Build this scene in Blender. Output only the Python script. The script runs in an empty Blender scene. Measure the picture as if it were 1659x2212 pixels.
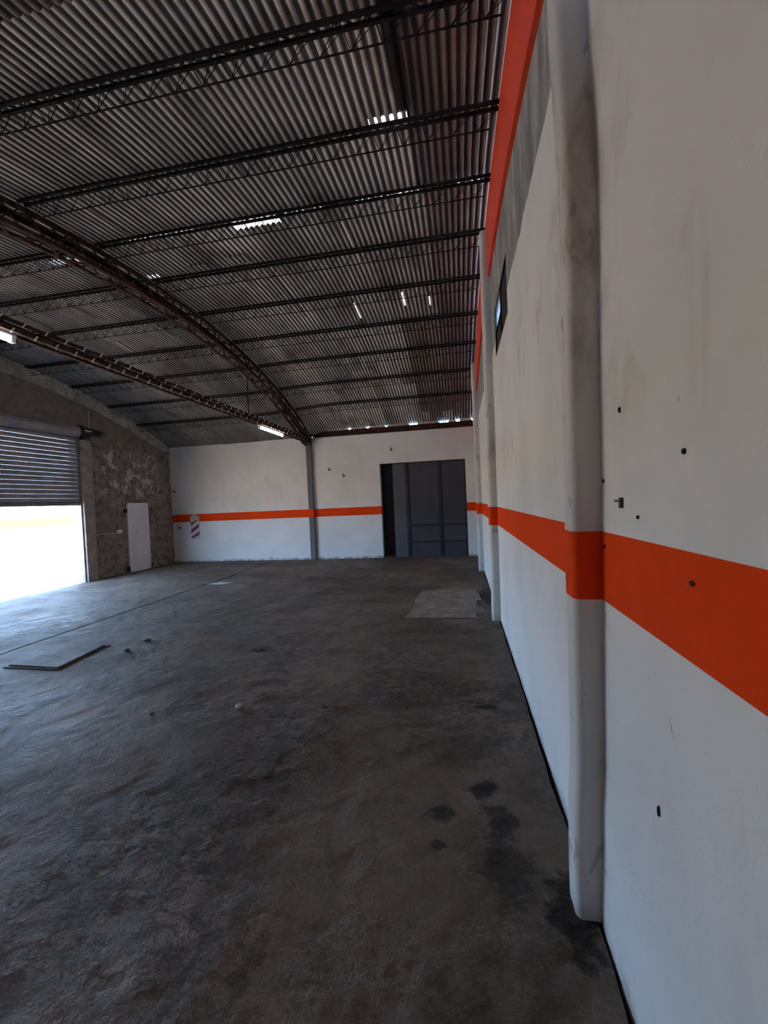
import bpy, bmesh, math, random
from mathutils import Vector, Matrix, noise

random.seed(7)
C = bpy.context.scene.collection
SC = bpy.context.scene
PI = math.pi

# ------------------------------------------------------------------ camera
W_PX, H_PX, F_PX = 1659, 2212, 915.86
YAW, PITCH, ROLL = -0.178329, -0.0250665, 0.0451026
def camera_axes(yaw, pitch, roll):
    f = Vector((math.sin(yaw)*math.cos(pitch), math.cos(yaw)*math.cos(pitch), math.sin(pitch)))
    r = Vector((math.cos(yaw), -math.sin(yaw), 0))
    d = -r.cross(f)
    return math.cos(roll)*r + math.sin(roll)*d, -math.sin(roll)*r + math.cos(roll)*d, f
cr, cd, cf = camera_axes(YAW, PITCH, ROLL)
cam = bpy.data.cameras.new('camera')
cam.sensor_fit = 'HORIZONTAL'
cam.sensor_width = 36.0
cam.lens = F_PX / W_PX * 36.0
cam.clip_start = 0.02
cam.clip_end = 1500
camo = bpy.data.objects.new('camera', cam)
C.objects.link(camo)
cu = -cd
camo.matrix_world = Matrix(((cr.x, cu.x, -cf.x, -0.51326), (cr.y, cu.y, -cf.y, 0.0), (cr.z, cu.z, -cf.z, 1.8), (0, 0, 0, 1)))
SC.camera = camo

# ------------------------------------------------------------------ sky, sun, exposure
world = bpy.data.worlds.new('sky')
SC.world = world
world.use_nodes = True
wn = world.node_tree
bgn = wn.nodes['Background']
# hazy clear sky: bright pale blue at the horizon all round, deeper and dimmer overhead
tc = wn.nodes.new('ShaderNodeTexCoord')
sep = wn.nodes.new('ShaderNodeSeparateXYZ')
wn.links.new(tc.outputs['Generated'], sep.inputs[0])
ramp = wn.nodes.new('ShaderNodeValToRGB')
ramp.color_ramp.interpolation = 'EASE'
ramp.color_ramp.elements[0].position = 0.0
ramp.color_ramp.elements[0].color = (0.42, 0.66, 1.0, 1)
ramp.color_ramp.elements[1].position = 0.85
ramp.color_ramp.elements[1].color = (0.13, 0.23, 0.42, 1)
wn.links.new(sep.outputs[2], ramp.inputs[0])
wn.links.new(ramp.outputs[0], bgn.inputs[0])
bgn.inputs[1].default_value = 5.3
sun = bpy.data.lights.new('sun', 'SUN')
sun.energy = 15.0
sun.angle = math.radians(0.6)
sun.color = (1.0, 0.86, 0.70)
suno = bpy.data.objects.new('sun', sun)
C.objects.link(suno)
suno.rotation_euler = Vector((0.06, -0.62, 0.78)).to_track_quat('Z', 'Y').to_euler()
suno.location = (0, -20, 30)
SC.view_settings.view_transform = 'Standard'
SC.view_settings.look = 'None'
SC.view_settings.gamma = 1.0
SC.view_settings.use_curve_mapping = False
SC.view_settings.exposure = 2.18
SC.cycles.max_bounces = 10
SC.cycles.diffuse_bounces = 7

# ------------------------------------------------------------------ helpers
class MB:
    """collects simple shapes into one mesh"""
    def __init__(s):
        s.v, s.f, s.mi = [], [], []
    def add(s, vs, fs, mi=0):
        o = len(s.v)
        s.v += [tuple(v) for v in vs]
        s.f += [tuple(i+o for i in f) for f in fs]
        s.mi += [mi]*len(fs)
    def box(s, x0, x1, y0, y1, z0, z1, mi=0):
        vs = [(x, y, z) for z in (z0, z1) for y in (y0, y1) for x in (x0, x1)]
        s.add(vs, [(0, 2, 3, 1), (4, 5, 7, 6), (0, 1, 5, 4), (2, 6, 7, 3), (0, 4, 6, 2), (1, 3, 7, 5)], mi)
    def hexa(s, vs, mi=0):
        s.add(vs, [(0, 2, 3, 1), (4, 5, 7, 6), (0, 1, 5, 4), (2, 6, 7, 3), (0, 4, 6, 2), (1, 3, 7, 5)], mi)
    def bar(s, a, b, w, h=None, mi=0, up=(0, 0, 1)):
        a, b = Vector(a), Vector(b)
        h = h or w
        d = (b-a).normalized()
        u = Vector(up)
        if abs(d.dot(u)) > 0.95:
            u = Vector((1, 0, 0))
        sd = d.cross(u).normalized()
        u2 = sd.cross(d).normalized()
        vs = []
        for p in (a, b):
            for k in (-1, 1):
                for j in (-1, 1):
                    vs.append(p + sd*(j*w/2) + u2*(k*h/2))
        s.hexa(vs, mi)
    def tube(s, pts, r, n=8, mi=0, cap=True):
        pts = [Vector(p) for p in pts]
        rings = []
        prev = None
        for i, p in enumerate(pts):
            if i == 0: d = pts[1]-pts[0]
            elif i == len(pts)-1: d = pts[-1]-pts[-2]
            else: d = (pts[i+1]-p).normalized() + (p-pts[i-1]).normalized()
            d = d.normalized()
            if prev is None:
                u = Vector((0, 0, 1)) if abs(d.z) < 0.9 else Vector((1, 0, 0))
            else:
                u = prev
            sd = d.cross(u).normalized()
            u = sd.cross(d).normalized()
            prev = u
            rr = r[i] if isinstance(r, (list, tuple)) else r
            rings.append([p + sd*math.cos(2*PI*k/n)*rr + u*math.sin(2*PI*k/n)*rr for k in range(n)])
        vs = [v for rg in rings for v in rg]
        fs = []
        for i in range(len(rings)-1):
            for k in range(n):
                k2 = (k+1) % n
                fs.append((i*n+k, i*n+k2, (i+1)*n+k2, (i+1)*n+k))
        if cap:
            fs.append(tuple(range(n-1, -1, -1)))
            fs.append(tuple((len(rings)-1)*n+k for k in range(n)))
        s.add(vs, fs, mi)
    def build(s, name, mats, parent=None, smooth=False, bevel=0):
        me = bpy.data.meshes.new(name)
        me.from_pydata(s.v, [], s.f)
        if not isinstance(mats, (list, tuple)):
            mats = [mats]
        for m in mats:
            me.materials.append(m)
        if len(mats) > 1:
            me.polygons.foreach_set('material_index', s.mi)
        bm = bmesh.new()
        bm.from_mesh(me)
        bmesh.ops.recalc_face_normals(bm, faces=bm.faces)
        bm.to_mesh(me)
        bm.free()
        if smooth:
            me.polygons.foreach_set('use_smooth', [True]*len(me.polygons))
        me.update()
        o = bpy.data.objects.new(name, me)
        C.objects.link(o)
        if parent:
            o.parent = parent
            o.matrix_parent_inverse = parent.matrix_basis.inverted()
        if bevel:
            b = o.modifiers.new('bevel', 'BEVEL')
            b.width = bevel
            b.segments = 2
            b.limit_method = 'ANGLE'
        return o

def tag(o, label=None, cat=None, group=None, kind=None):
    if label: o['label'] = label
    if cat: o['category'] = cat
    if group: o['group'] = group
    if kind: o['kind'] = kind
    return o

def empty(name, loc, label=None, cat=None, group=None, kind=None):
    o = bpy.data.objects.new(name, None)
    o.location = loc
    o.empty_display_size = 0.1
    C.objects.link(o)
    return tag(o, label, cat, group, kind)

def lin(r, g, b):
    def f(c):
        c /= 255.0
        return c/12.92 if c <= 0.04045 else ((c+0.055)/1.055)**2.4
    return (f(r), f(g), f(b), 1.0)

# ------------------------------------------------------------------ materials
class NT:
    def __init__(s, name):
        s.m = bpy.data.materials.new(name)
        s.m.use_nodes = True
        s.t = s.m.node_tree
        s.n = s.t.nodes
        s.b = s.n['Principled BSDF']
        s.pos = None
    def new(s, t, **kw):
        nd = s.n.new(t)
        for k, v in kw.items():
            setattr(nd, k, v)
        return nd
    def link(s, a, b):
        s.t.links.new(a, b)
    def position(s):
        if not s.pos:
            s.pos = s.new('ShaderNodeNewGeometry').outputs['Position']
        return s.pos
    def xyz(s):
        sp = s.new('ShaderNodeSeparateXYZ')
        s.link(s.position(), sp.inputs[0])
        return sp.outputs
    def math(s, op, a, b=None, c=None, clamp=False):
        nd = s.new('ShaderNodeMath', operation=op, use_clamp=clamp)
        for i, v in enumerate((a, b, c)):
            if v is None: continue
            if isinstance(v, (int, float)): nd.inputs[i].default_value = v
            else: s.link(v, nd.inputs[i])
        return nd.outputs[0]
    def noise(s, scale, detail=4, rough=0.55, vec_scale=None, dist=0.0, offset=None):
        nd = s.new('ShaderNodeTexNoise')
        nd.inputs['Scale'].default_value = scale
        nd.inputs['Detail'].default_value = detail
        nd.inputs['Roughness'].default_value = rough
        nd.inputs['Distortion'].default_value = dist
        mp = s.new('ShaderNodeMapping')
        if vec_scale: mp.inputs['Scale'].default_value = vec_scale
        if offset: mp.inputs['Location'].default_value = offset
        s.link(s.position(), mp.inputs[0])
        s.link(mp.outputs[0], nd.inputs['Vector'])
        return nd.outputs['Fac']
    def voro(s, scale, feature='F1', vec_scale=None, warp=0.0):
        nd = s.new('ShaderNodeTexVoronoi', feature=feature)
        nd.inputs['Scale'].default_value = scale
        v = s.position()
        if warp:
            nn = s.new('ShaderNodeTexNoise')
            nn.inputs['Scale'].default_value = scale*1.7
            s.link(v, nn.inputs['Vector'])
            vm = s.new('ShaderNodeVectorMath', operation='SCALE')
            vm.inputs['Scale'].default_value = warp
            s.link(nn.outputs['Color'], vm.inputs[0])
            va = s.new('ShaderNodeVectorMath', operation='ADD')
            s.link(v, va.inputs[0]); s.link(vm.outputs[0], va.inputs[1])
            v = va.outputs[0]
        if vec_scale:
            mp = s.new('ShaderNodeMapping')
            mp.inputs['Scale'].default_value = vec_scale
            s.link(v, mp.inputs[0]); v = mp.outputs[0]
        s.link(v, nd.inputs['Vector'])
        return nd.outputs['Distance']
    def ramp(s, fac, a, b):
        nd = s.new('ShaderNodeMapRange', interpolation_type='SMOOTHSTEP')
        nd.inputs['From Min'].default_value = a
        nd.inputs['From Max'].default_value = b
        s.link(fac, nd.inputs['Value'])
        return nd.outputs['Result']
    def mix(s, fac, a, b, blend='MIX'):
        nd = s.new('ShaderNodeMix', data_type='RGBA', blend_type=blend)
        for sock, v in ((nd.inputs[0], fac), (nd.inputs[6], a), (nd.inputs[7], b)):
            if isinstance(v, (int, float)): sock.default_value = v
            elif isinstance(v, (tuple, list)): sock.default_value = v if len(v) == 4 else (*v, 1)
            else: s.link(v, sock)
        return nd.outputs[2]
    def color(s, c):
        if isinstance(c, (tuple, list)): s.b.inputs['Base Color'].default_value = c if len(c) == 4 else (*c, 1)
        else: s.link(c, s.b.inputs['Base Color'])
    def set(s, rough=0.8, metal=0.0, spec=0.5):
        for k, v in (('Roughness', rough), ('Metallic', metal), ('Specular IOR Level', spec)):
            if isinstance(v, (int, float)): s.b.inputs[k].default_value = v
            else: s.link(v, s.b.inputs[k])
    def bump(s, h, dist=0.01, strength=1.0):
        nd = s.new('ShaderNodeBump')
        nd.inputs['Distance'].default_value = dist
        nd.inputs['Strength'].default_value = strength
        s.link(h, nd.inputs['Height'])
        s.link(nd.outputs[0], s.b.inputs['Normal'])

S0, S1 = 1.394, 1.653                       # the painted orange stripe, bottom and top height
ORANGE = (0.74, 0.056, 0.007, 1)
WHITE = (0.70, 0.675, 0.64, 1)

def wall_paint(name, stain=0.35, grey_top=None, stripe=True, white=WHITE, grime=0.5, scuff=0.72):
    t = NT(name)
    X, Y, Z = t.xyz()
    big = t.noise(0.9, 5, 0.6)
    streak = t.noise(3.0, 5, 0.6, (1, 1, 0.5), 0.6)
    fine = t.noise(24, 4, 0.6)
    col = t.mix(t.ramp(big, 0.3, 0.75), white, tuple(c*0.86 for c in white[:3])+(1,))
    # brown damp stains in the upper wall
    zmask = t.math('MULTIPLY', t.ramp(Z, 1.75, 2.3), t.math('SUBTRACT', 1.0, t.ramp(Z, 3.2, 4.0)))
    st = t.math('MULTIPLY', t.math('MULTIPLY', t.ramp(streak, 0.5, 0.74), zmask), stain)
    col = t.mix(st, col, (0.30, 0.235, 0.16, 1))
    # chipped and dirty foot of the wall
    zz = t.math('ADD', Z, t.math('MULTIPLY', t.math('SUBTRACT', t.noise(5, 6, 0.7), 0.5), -0.34))
    foot = t.math('MULTIPLY', t.math('SUBTRACT', 1.0, t.ramp(zz, -0.02, 0.09)), grime)
    col = t.mix(foot, col, (0.16, 0.145, 0.12, 1))
    # scattered dark scuffs
    sc = t.math('MULTIPLY', t.ramp(t.noise(11, 3, 0.5, (1, 1, 0.45), 1.0), scuff, scuff+0.05), 0.45)
    col = t.mix(sc, col, (0.20, 0.18, 0.17, 1))
    if grey_top is not None:
        ed = t.math('ADD', Z, t.math('MULTIPLY', t.math('SUBTRACT', t.noise(2.0, 4), 0.5), 0.14))
        g = t.ramp(ed, grey_top, grey_top+0.02)
        gcol = t.mix(t.ramp(t.noise(4, 6, 0.7, (1, 1, 0.3)), 0.35, 0.7), (0.19, 0.185, 0.18, 1), (0.42, 0.41, 0.39, 1))
        col = t.mix(g, col, gcol)
    if stripe:
        s = t.math('MULTIPLY', t.math('GREATER_THAN', Z, S0), t.math('LESS_THAN', Z, S1))
        oc = t.mix(t.ramp(big, 0.3, 0.8), ORANGE, tuple(c*0.88 for c in ORANGE[:3])+(1,))
        col = t.mix(s, col, oc)
    t.color(col)
    t.set(0.8, 0, 0.06)
    h = t.math('ADD', t.math('MULTIPLY', t.noise(7, 5, 0.6), 0.9), t.math('MULTIPLY', fine, 0.18))
    t.bump(h, 0.012, 0.55)
    return t.m

def plain(name, col, rough=0.6, metal=0.0, var=0.25, vscale=8, bump=0.0, spec=0.5):
    t = NT(name)
    n = t.noise(vscale, 5, 0.6)
    t.color(t.mix(t.ramp(n, 0.3, 0.7), tuple(c*(1-var) for c in col[:3])+(1,), tuple(min(1, c*(1+var)) for c in col[:3])+(1,)))
    t.set(rough, metal, spec)
    if bump: t.bump(t.noise(vscale*4, 4), bump, 0.6)
    return t.m

def rust(name, a=(0.070, 0.026, 0.018), b=(0.020, 0.011, 0.010), rough=0.9):
    t = NT(name)
    t.color(t.mix(t.ramp(t.noise(9, 6, 0.7), 0.35, 0.65), (*a, 1), (*b, 1)))
    t.set(rough, 0.0, 0.2)
    t.bump(t.noise(60, 3), 0.003, 0.5)
    return t.m

def floor_mat():
    t = NT('worn_concrete')
    X, Y, Z = t.xyz()
    a = t.noise(0.55, 6, 0.62)
    b = t.noise(2.6, 7, 0.70, None, 0.15)
    c = t.noise(13, 5, 0.7)
    g = t.noise(70, 3, 0.6)
    col = t.mix(t.ramp(a, 0.32, 0.7), (0.140, 0.098, 0.072, 1), (0.255, 0.195, 0.155, 1))
    col = t.mix(t.math('MULTIPLY', t.ramp(b, 0.42, 0.7), 0.55), col, (0.080, 0.058, 0.045, 1))
    col = t.mix(t.math('MULTIPLY', t.ramp(c, 0.55, 0.75), 0.35), col, (0.30, 0.27, 0.24, 1))
    col = t.mix(t.math('MULTIPLY', t.ramp(g, 0.60, 0.74), 0.35), col, (0.05, 0.042, 0.036, 1))
    # oil drips and scorch marks, each with its own place
    wob = t.math('MULTIPLY', t.math('SUBTRACT', t.noise(7, 5, 0.7), 0.5), 0.42)
    tot = None
    for (sx, sy, rx, ry, k) in ((-0.69, 2.40, 0.07, 0.08, 0.8), (-0.45, 2.62, 0.10, 0.10, 0.85), (-0.37, 2.38, 0.10, 0.16, 0.75), (-0.36, 2.08, 0.13, 0.22, 0.6),
                               (-0.12, 1.86, 0.14, 0.2, 0.8), (-0.70, 2.17, 0.05, 0.04, 0.7), (-0.62, 3.05, 0.35, 0.28, 0.35), (-0.36, 3.68, 0.10, 0.035, 0.8),
                               (-3.05, 4.95, 0.16, 0.13, 0.55), (-4.75, 5.1, 0.2, 0.12, 0.6), (-2.5, 4.0, 0.25, 0.12, 0.35), (-0.10, 8.0, 0.12, 1.0, 0.5)):
        dx = t.math('DIVIDE', t.math('SUBTRACT', X, sx), rx)
        dy = t.math('DIVIDE', t.math('SUBTRACT', Y, sy), ry)
        d = t.math('SQRT', t.math('ADD', t.math('MULTIPLY', dx, dx), t.math('MULTIPLY', dy, dy)))
        d = t.math('ADD', d, t.math('MULTIPLY', wob, 7.5))
        m = t.math('MULTIPLY', t.math('SUBTRACT', 1.0, t.ramp(d, 0.55, 1.15)), k)
        tot = m if tot is None else t.math('MAXIMUM', tot, m)
    col = t.mix(tot, col, (0.016, 0.013, 0.012, 1))
    # a splash of whitewash far back
    dx = t.math('DIVIDE', t.math('SUBTRACT', X, -6.35), 0.40)
    dy = t.math('DIVIDE', t.math('SUBTRACT', Y, 9.35), 0.16)
    d = t.math('ADD', t.math('SQRT', t.math('ADD', t.math('MULTIPLY', dx, dx), t.math('MULTIPLY', dy, dy))), t.math('MULTIPLY', wob, 3.0))
    col = t.mix(t.math('MULTIPLY', t.math('SUBTRACT', 1.0, t.ramp(d, 0.5, 0.9)), 0.9), col, (0.62, 0.62, 0.6, 1))
    t.color(col)
    t.set(t.math('SUBTRACT', 0.80, t.math('MULTIPLY', t.ramp(a, 0.3, 0.7), 0.18)), 0, 0.22)
    plate = t.ramp(t.noise(4.2, 7, 0.74, (1, 1.25, 1), 0.25), 0.46, 0.56)
    zone = t.ramp(t.noise(0.8, 3, 0.5, None, 0, (4, 2, 0)), 0.40, 0.62)
    h = t.math('ADD', t.math('MULTIPLY', b, 0.7), t.math('MULTIPLY', c, 0.55))
    h = t.math('ADD', h, t.math('MULTIPLY', g, 0.16))
    h = t.math('ADD', h, t.math('MULTIPLY', t.math('MULTIPLY', plate, zone), 0.55))
    t.bump(h, 0.045, 1.0)
    return t.m

def roof_mat(name, tone, rustiness):
    t = NT(name)
    rnd = t.new('ShaderNodeObjectInfo').outputs['Random']
    n1 = t.noise(1.6, 6, 0.65, (1, 0.35, 1))
    n2 = t.noise(18, 5, 0.7, (1, 0.2, 1))
    base = t.mix(rnd, tuple(c*0.72 for c in tone)+(1,), tuple(c*1.28 for c in tone)+(1,))
    col = t.mix(t.math('MULTIPLY', t.ramp(n1, 0.5-rustiness*0.25, 0.72), 0.8), base, (0.085, 0.040, 0.026, 1))
    col = t.mix(t.math('MULTIPLY', t.ramp(n2, 0.5, 0.75), 0.45), col, (0.06, 0.045, 0.036, 1))
    n3 = t.noise(1.0, 4, 0.6, (21, 0.35, 0.35))
    col = t.mix(t.math('MULTIPLY', t.ramp(n3, 0.46, 0.60), 0.35), col, tuple(c*0.22 for c in tone)+(1,))
    # groove shade painted into the colour: upper grooves darkened, lower crests left bare
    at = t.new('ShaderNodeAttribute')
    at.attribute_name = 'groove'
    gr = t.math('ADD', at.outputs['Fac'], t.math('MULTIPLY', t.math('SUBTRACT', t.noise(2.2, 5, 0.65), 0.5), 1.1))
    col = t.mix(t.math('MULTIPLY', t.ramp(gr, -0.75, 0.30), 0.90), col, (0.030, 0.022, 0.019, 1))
    t.color(col)
    t.set(0.5, 0.12, 0.3)
    return t.m

def gable_mat():
    t = NT('bare_gable_plaster')
    X, Y, Z = t.xyz()
    a = t.noise(1.3, 6, 0.65)
    b = t.noise(5, 6, 0.7, None, 0.2)
    col = t.mix(t.ramp(a, 0.35, 0.68), (0.24, 0.185, 0.155, 1), (0.34, 0.28, 0.235, 1))
    col = t.mix(t.math('MULTIPLY', t.ramp(b, 0.44, 0.62), 0.75), col, (0.10, 0.070, 0.056, 1))
    # remains of whitewash, in one field beside and above the door
    fy = t.math('MULTIPLY', t.ramp(Y, 10.1, 10.7), t.math('SUBTRACT', 1.0, t.ramp(Y, 12.3, 12.9)))
    fz = t.math('MULTIPLY', t.ramp(Z, 2.15, 2.45), t.math('SUBTRACT', 1.0, t.ramp(Z, 3.55, 3.72)))
    flake = t.ramp(t.noise(3.0, 7, 0.70, None, 0.35, (2.0, 1.1, 0.3)), 0.505, 0.545)
    col = t.mix(t.math('MULTIPLY', t.math('MULTIPLY', fy, fz), t.math('MULTIPLY', flake, 0.8)), col, (0.62, 0.57, 0.5, 1))
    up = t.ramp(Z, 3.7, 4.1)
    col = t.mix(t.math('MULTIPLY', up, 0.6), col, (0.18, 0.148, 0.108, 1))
    t.color(col)
    t.set(0.85, 0, 0.3)
    t.bump(t.math('ADD', b, t.math('MULTIPLY', flake, 0.25)), 0.02, 0.7)
    return t.m

def emis(name, col, strength):
    m = bpy.data.materials.new(name)
    m.use_nodes = True
    b = m.node_tree.nodes['Principled BSDF']
    b.inputs['Base Color'].default_value = (0.9, 0.9, 0.9, 1)
    b.inputs['Emission Color'].default_value = (*col, 1)
    b.inputs['Emission Strength'].default_value = strength
    return m

def leak_mat():
    t = NT('translucent_leak')
    out = t.n['Material Output']
    tr = t.new('ShaderNodeBsdfTranslucent')
    df = t.new('ShaderNodeBsdfDiffuse')
    c = t.mix(t.ramp(t.noise(14, 4), 0.3, 0.7), (0.10, 0.10, 0.10, 1), (0.20, 0.195, 0.185, 1))
    t.link(c, tr.inputs[0])
    df.inputs[0].default_value = (0.4, 0.4, 0.38, 1)
    ms = t.new('ShaderNodeMixShader')
    ms.inputs[0].default_value = 0.45
    t.link(tr.outputs[0], ms.inputs[1]); t.link(df.outputs[0], ms.inputs[2])
    t.link(ms.outputs[0], out.inputs[0])
    return t.m

def glass():
    t = NT('dusty_glass')
    t.color((0.75, 0.8, 0.85, 1))
    t.set(0.08, 0, 0.5)
    t.b.inputs['Transmission Weight'].default_value = 0.95
    t.b.inputs['IOR'].default_value = 1.1
    return t.m

M = dict(
    wall=wall_paint('white_wall_paint', 0.42, 3.74),
    far=wall_paint('far_wall_paint', 0.10, None, True, (0.70, 0.68, 0.66, 1), 0.8),
    column=wall_paint('column_paint', 0.8, None, True, (0.62, 0.59, 0.55, 1), 0.4, 0.63),
    steelcol=wall_paint('grey_column_paint', 0.3, None, True, (0.15, 0.145, 0.145, 1), 0.3),
    orange=plain('orange_paint', ORANGE[:3], 0.6, 0, 0.08, 3, 0.004),
    floor=floor_mat(),
    patch=plain('new_cement', (0.27, 0.215, 0.18), 0.85, 0, 0.3, 5, 0.01),
    gap=plain('earth_in_gap', (0.03, 0.027, 0.025), 0.95, 0, 0.4, 10, 0.01),
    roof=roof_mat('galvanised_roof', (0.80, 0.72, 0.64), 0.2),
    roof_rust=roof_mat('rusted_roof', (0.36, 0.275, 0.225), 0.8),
    roof_new_glint=roof_mat('clean_galvanised_glint', (0.95, 0.83, 0.70), -0.6),
    roof_shaded=roof_mat('shaded_roof', (0.40, 0.38, 0.37), 0.1),
    leak=leak_mat(),
    rust=rust('rusted_steel'),
    rust_dark=rust('dark_rusted_steel', (0.020, 0.012, 0.010), (0.008, 0.006, 0.006)),
    rust_tie=rust('brown_tie_steel', (0.075, 0.036, 0.022), (0.035, 0.018, 0.012)),
    lacing=plain('lit_lacing', (0.72, 0.60, 0.46), 0.5, 0.3, 0.2),
    gable=gable_mat(),
    gable_band=plain('grey_green_plaster', (0.33, 0.31, 0.255), 0.85, 0, 0.35, 4, 0.01),
    concrete=plain('raw_concrete', (0.34, 0.275, 0.235), 0.85, 0, 0.25, 5, 0.01),
    shutter=plain('shutter_steel', (0.34, 0.30, 0.295), 0.52, 0.35, 0.15, 3),
    shutter_dark=plain('shutter_frame_steel', (0.20, 0.18, 0.175), 0.6, 0.3, 0.2),
    black=plain('black_steel', (0.018, 0.017, 0.018), 0.6, 0.2, 0.3),
    gate=plain('slate_gate_paint', (0.040, 0.037, 0.045), 0.5, 0.0, 0.15, 2),
    gate_dark=plain('black_gate_paint', (0.010, 0.010, 0.014), 0.5, 0.0, 0.2, 2),
    door=plain('pale_door_paint', (0.78, 0.75, 0.80), 0.5, 0, 0.08, 2),
    door_frame=plain('white_door_frame', (0.88, 0.86, 0.86), 0.5, 0, 0.06, 2),
    plastic=plain('white_plastic', (0.78, 0.77, 0.74), 0.4, 0, 0.05),
    conduit=plain('grey_conduit', (0.60, 0.49, 0.42), 0.5, 0, 0.1),
    tube=emis('fluorescent_tube', (0.93, 0.96, 1.0), 9.0),
    sign_white=plain('sign_white', (0.55, 0.46, 0.48), 0.6, 0, 0.1, 20),
    sign_red=plain('sign_dark_red', (0.10, 0.018, 0.035), 0.6, 0, 0.2, 20),
    sign_tan=plain('sign_faded_disc', (0.42, 0.32, 0.26), 0.6, 0, 0.1, 20),
    cover=plain('cast_cover', (0.21, 0.19, 0.185), 0.7, 0, 0.25, 9, 0.006),
    cover_dark=plain('cover_rim_iron', (0.055, 0.05, 0.05), 0.7, 0.2, 0.25, 9),
    stone=plain('pale_rubble', (0.62, 0.56, 0.46), 0.9, 0, 0.15, 30, 0.004),
    stone_dark=plain('grey_rubble', (0.11, 0.10, 0.09), 0.9, 0, 0.2, 30, 0.004),
    wood=plain('dry_stick', (0.30, 0.22, 0.14), 0.8, 0, 0.2, 30),
    ground=plain('sunlit_gravel', (0.58, 0.50, 0.42), 1.0, 0, 0.12, 0.8, 0.0, 0.0),
    grass=plain('dry_grass', (0.27, 0.29, 0.033), 1.0, 0, 0.2, 0.3, 0.0, 0.0),
    mortar=plain('old_mortar', (0.46, 0.39, 0.31), 0.9, 0, 0.3, 14, 0.006),
    glass=glass(),
    grime=plain('grimy_pane', (0.035, 0.030, 0.026), 0.8, 0, 0.4, 12, 0.0, 0.15),
)

# ------------------------------------------------------------------ building dimensions
BW, BD = 10.425, 13.274          # width (x from -BW to 0) and depth of the far wall
GX0, GX1, GZ = -2.985, -0.312, 2.998       # gate opening
XA = -5.28                       # plane of the arch truss
Y_APEX, Z_APEX = 6.5, 5.48
Y_FRONT = -0.45
Y_SH = 3.90                      # near end of the shutter opening
def roof_z(x, y):
    k = min(1.0, max(0.0, (x+6.2)/2.4))
    R = 16.3 + 2.5*k*k*(3-2*k)
    d = y - Y_APEX
    return Z_APEX - (R - math.sqrt(R*R - d*d))

def arch_wall(name, x0, x1, y0, y1, holes, mat, xr, kind='structure', zcap=0.0, extra_cuts=()):
    """end wall with an arched top: solid cells, open where a hole is"""
    ys = {y0, y1}
    for (a, b, c, d) in holes: ys |= {a, b}
    n = 36
    for i in range(n+1): ys.add(y0 + (y1-y0)*i/n)
    ys = sorted(ys)
    zs = sorted({0.0} | {z for h in holes for z in h[2:]})
    mb = MB()
    def inhole(y, z):
        return any(a < y < b and c < z < d for (a, b, c, d) in holes)
    for i in range(len(ys)-1):
        ya, yb = ys[i], ys[i+1]
        ym = (ya+yb)/2
        cuts = sorted({-0.06} | {z for h in holes if h[0] < ym < h[1] for z in h[2:]})
        for j, za in enumerate(cuts):
            top = j == len(cuts)-1
            if not top and inhole(ym, (za+cuts[j+1])/2):
                continue
            if top:
                za_, t0, t1 = za, roof_z(xr, ya)+zcap, roof_z(xr, yb)+zcap
            else:
                za_, t0, t1 = za, cuts[j+1], cuts[j+1]
            vs = [(x0, ya, za_), (x1, ya, za_), (x0, yb, za_), (x1, yb, za_), (x0, ya, t0), (x1, ya, t0), (x0, yb, t1), (x1, yb, t1)]
            mb.hexa(vs)
    o = mb.build(name, mat)
    return tag(o, kind=kind)

# ------------------------------------------------------------------ ground outside
mb = MB()
mb.box(-75, -BW-0.02, -70, 120, -0.30, -0.035)
tag(mb.build('ground', M['ground']), 'pale sunlit gravel yard outside the open shutter', kind='structure')
mb = MB()
mb.box(-700, -75, -500, 700, -0.30, 0.02)
tag(mb.build('grass_field', M['grass']), 'yellow green grass field beyond the gravel yard', 'grass', kind='stuff')

# ------------------------------------------------------------------ floor
def relief(x, y):
    p = Vector((x, y, 0.0))
    rough = 0.5 + 0.5*noise.noise(p*0.55 + Vector((3.1, 0, 0)))
    h = noise.fractal(p*2.1, 0.9, 2.1, 5)*0.0075
    h += noise.fractal(p*7.5, 0.8, 2.0, 4)*0.0085*max(0.0, rough)
    flake = noise.noise(p*1.15 + Vector((11.3, 2.0, 0))) + 0.45*noise.noise(p*4.3) + 0.25*noise.noise(p*11)
    zone = max(0.0, min(1.0, 0.5 + 1.6*noise.noise(p*0.33 + Vector((2.0, 8.1, 0)))))
    h -= 0.012*zone/(1+math.exp(-28*(flake-0.18)))
    # trowelled flat around the inspection cover and under the cement patch
    d1 = math.hypot(x+5.66, y-4.57)
    d2 = max(abs(x+0.8)/0.75, abs(y-7.4)/1.2)
    keep = min(1.0, max(0.12, (d1-0.5)/0.6)) * min(1.0, max(0.2, (d2-0.9)/0.4))
    return h*keep
fb = MB()
fb.box(-BW-0.3, 0.15, Y_FRONT-0.15, BD+0.6, -0.20, -0.055)
floor = tag(fb.build('floor', M['gap']), kind='structure')
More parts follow.
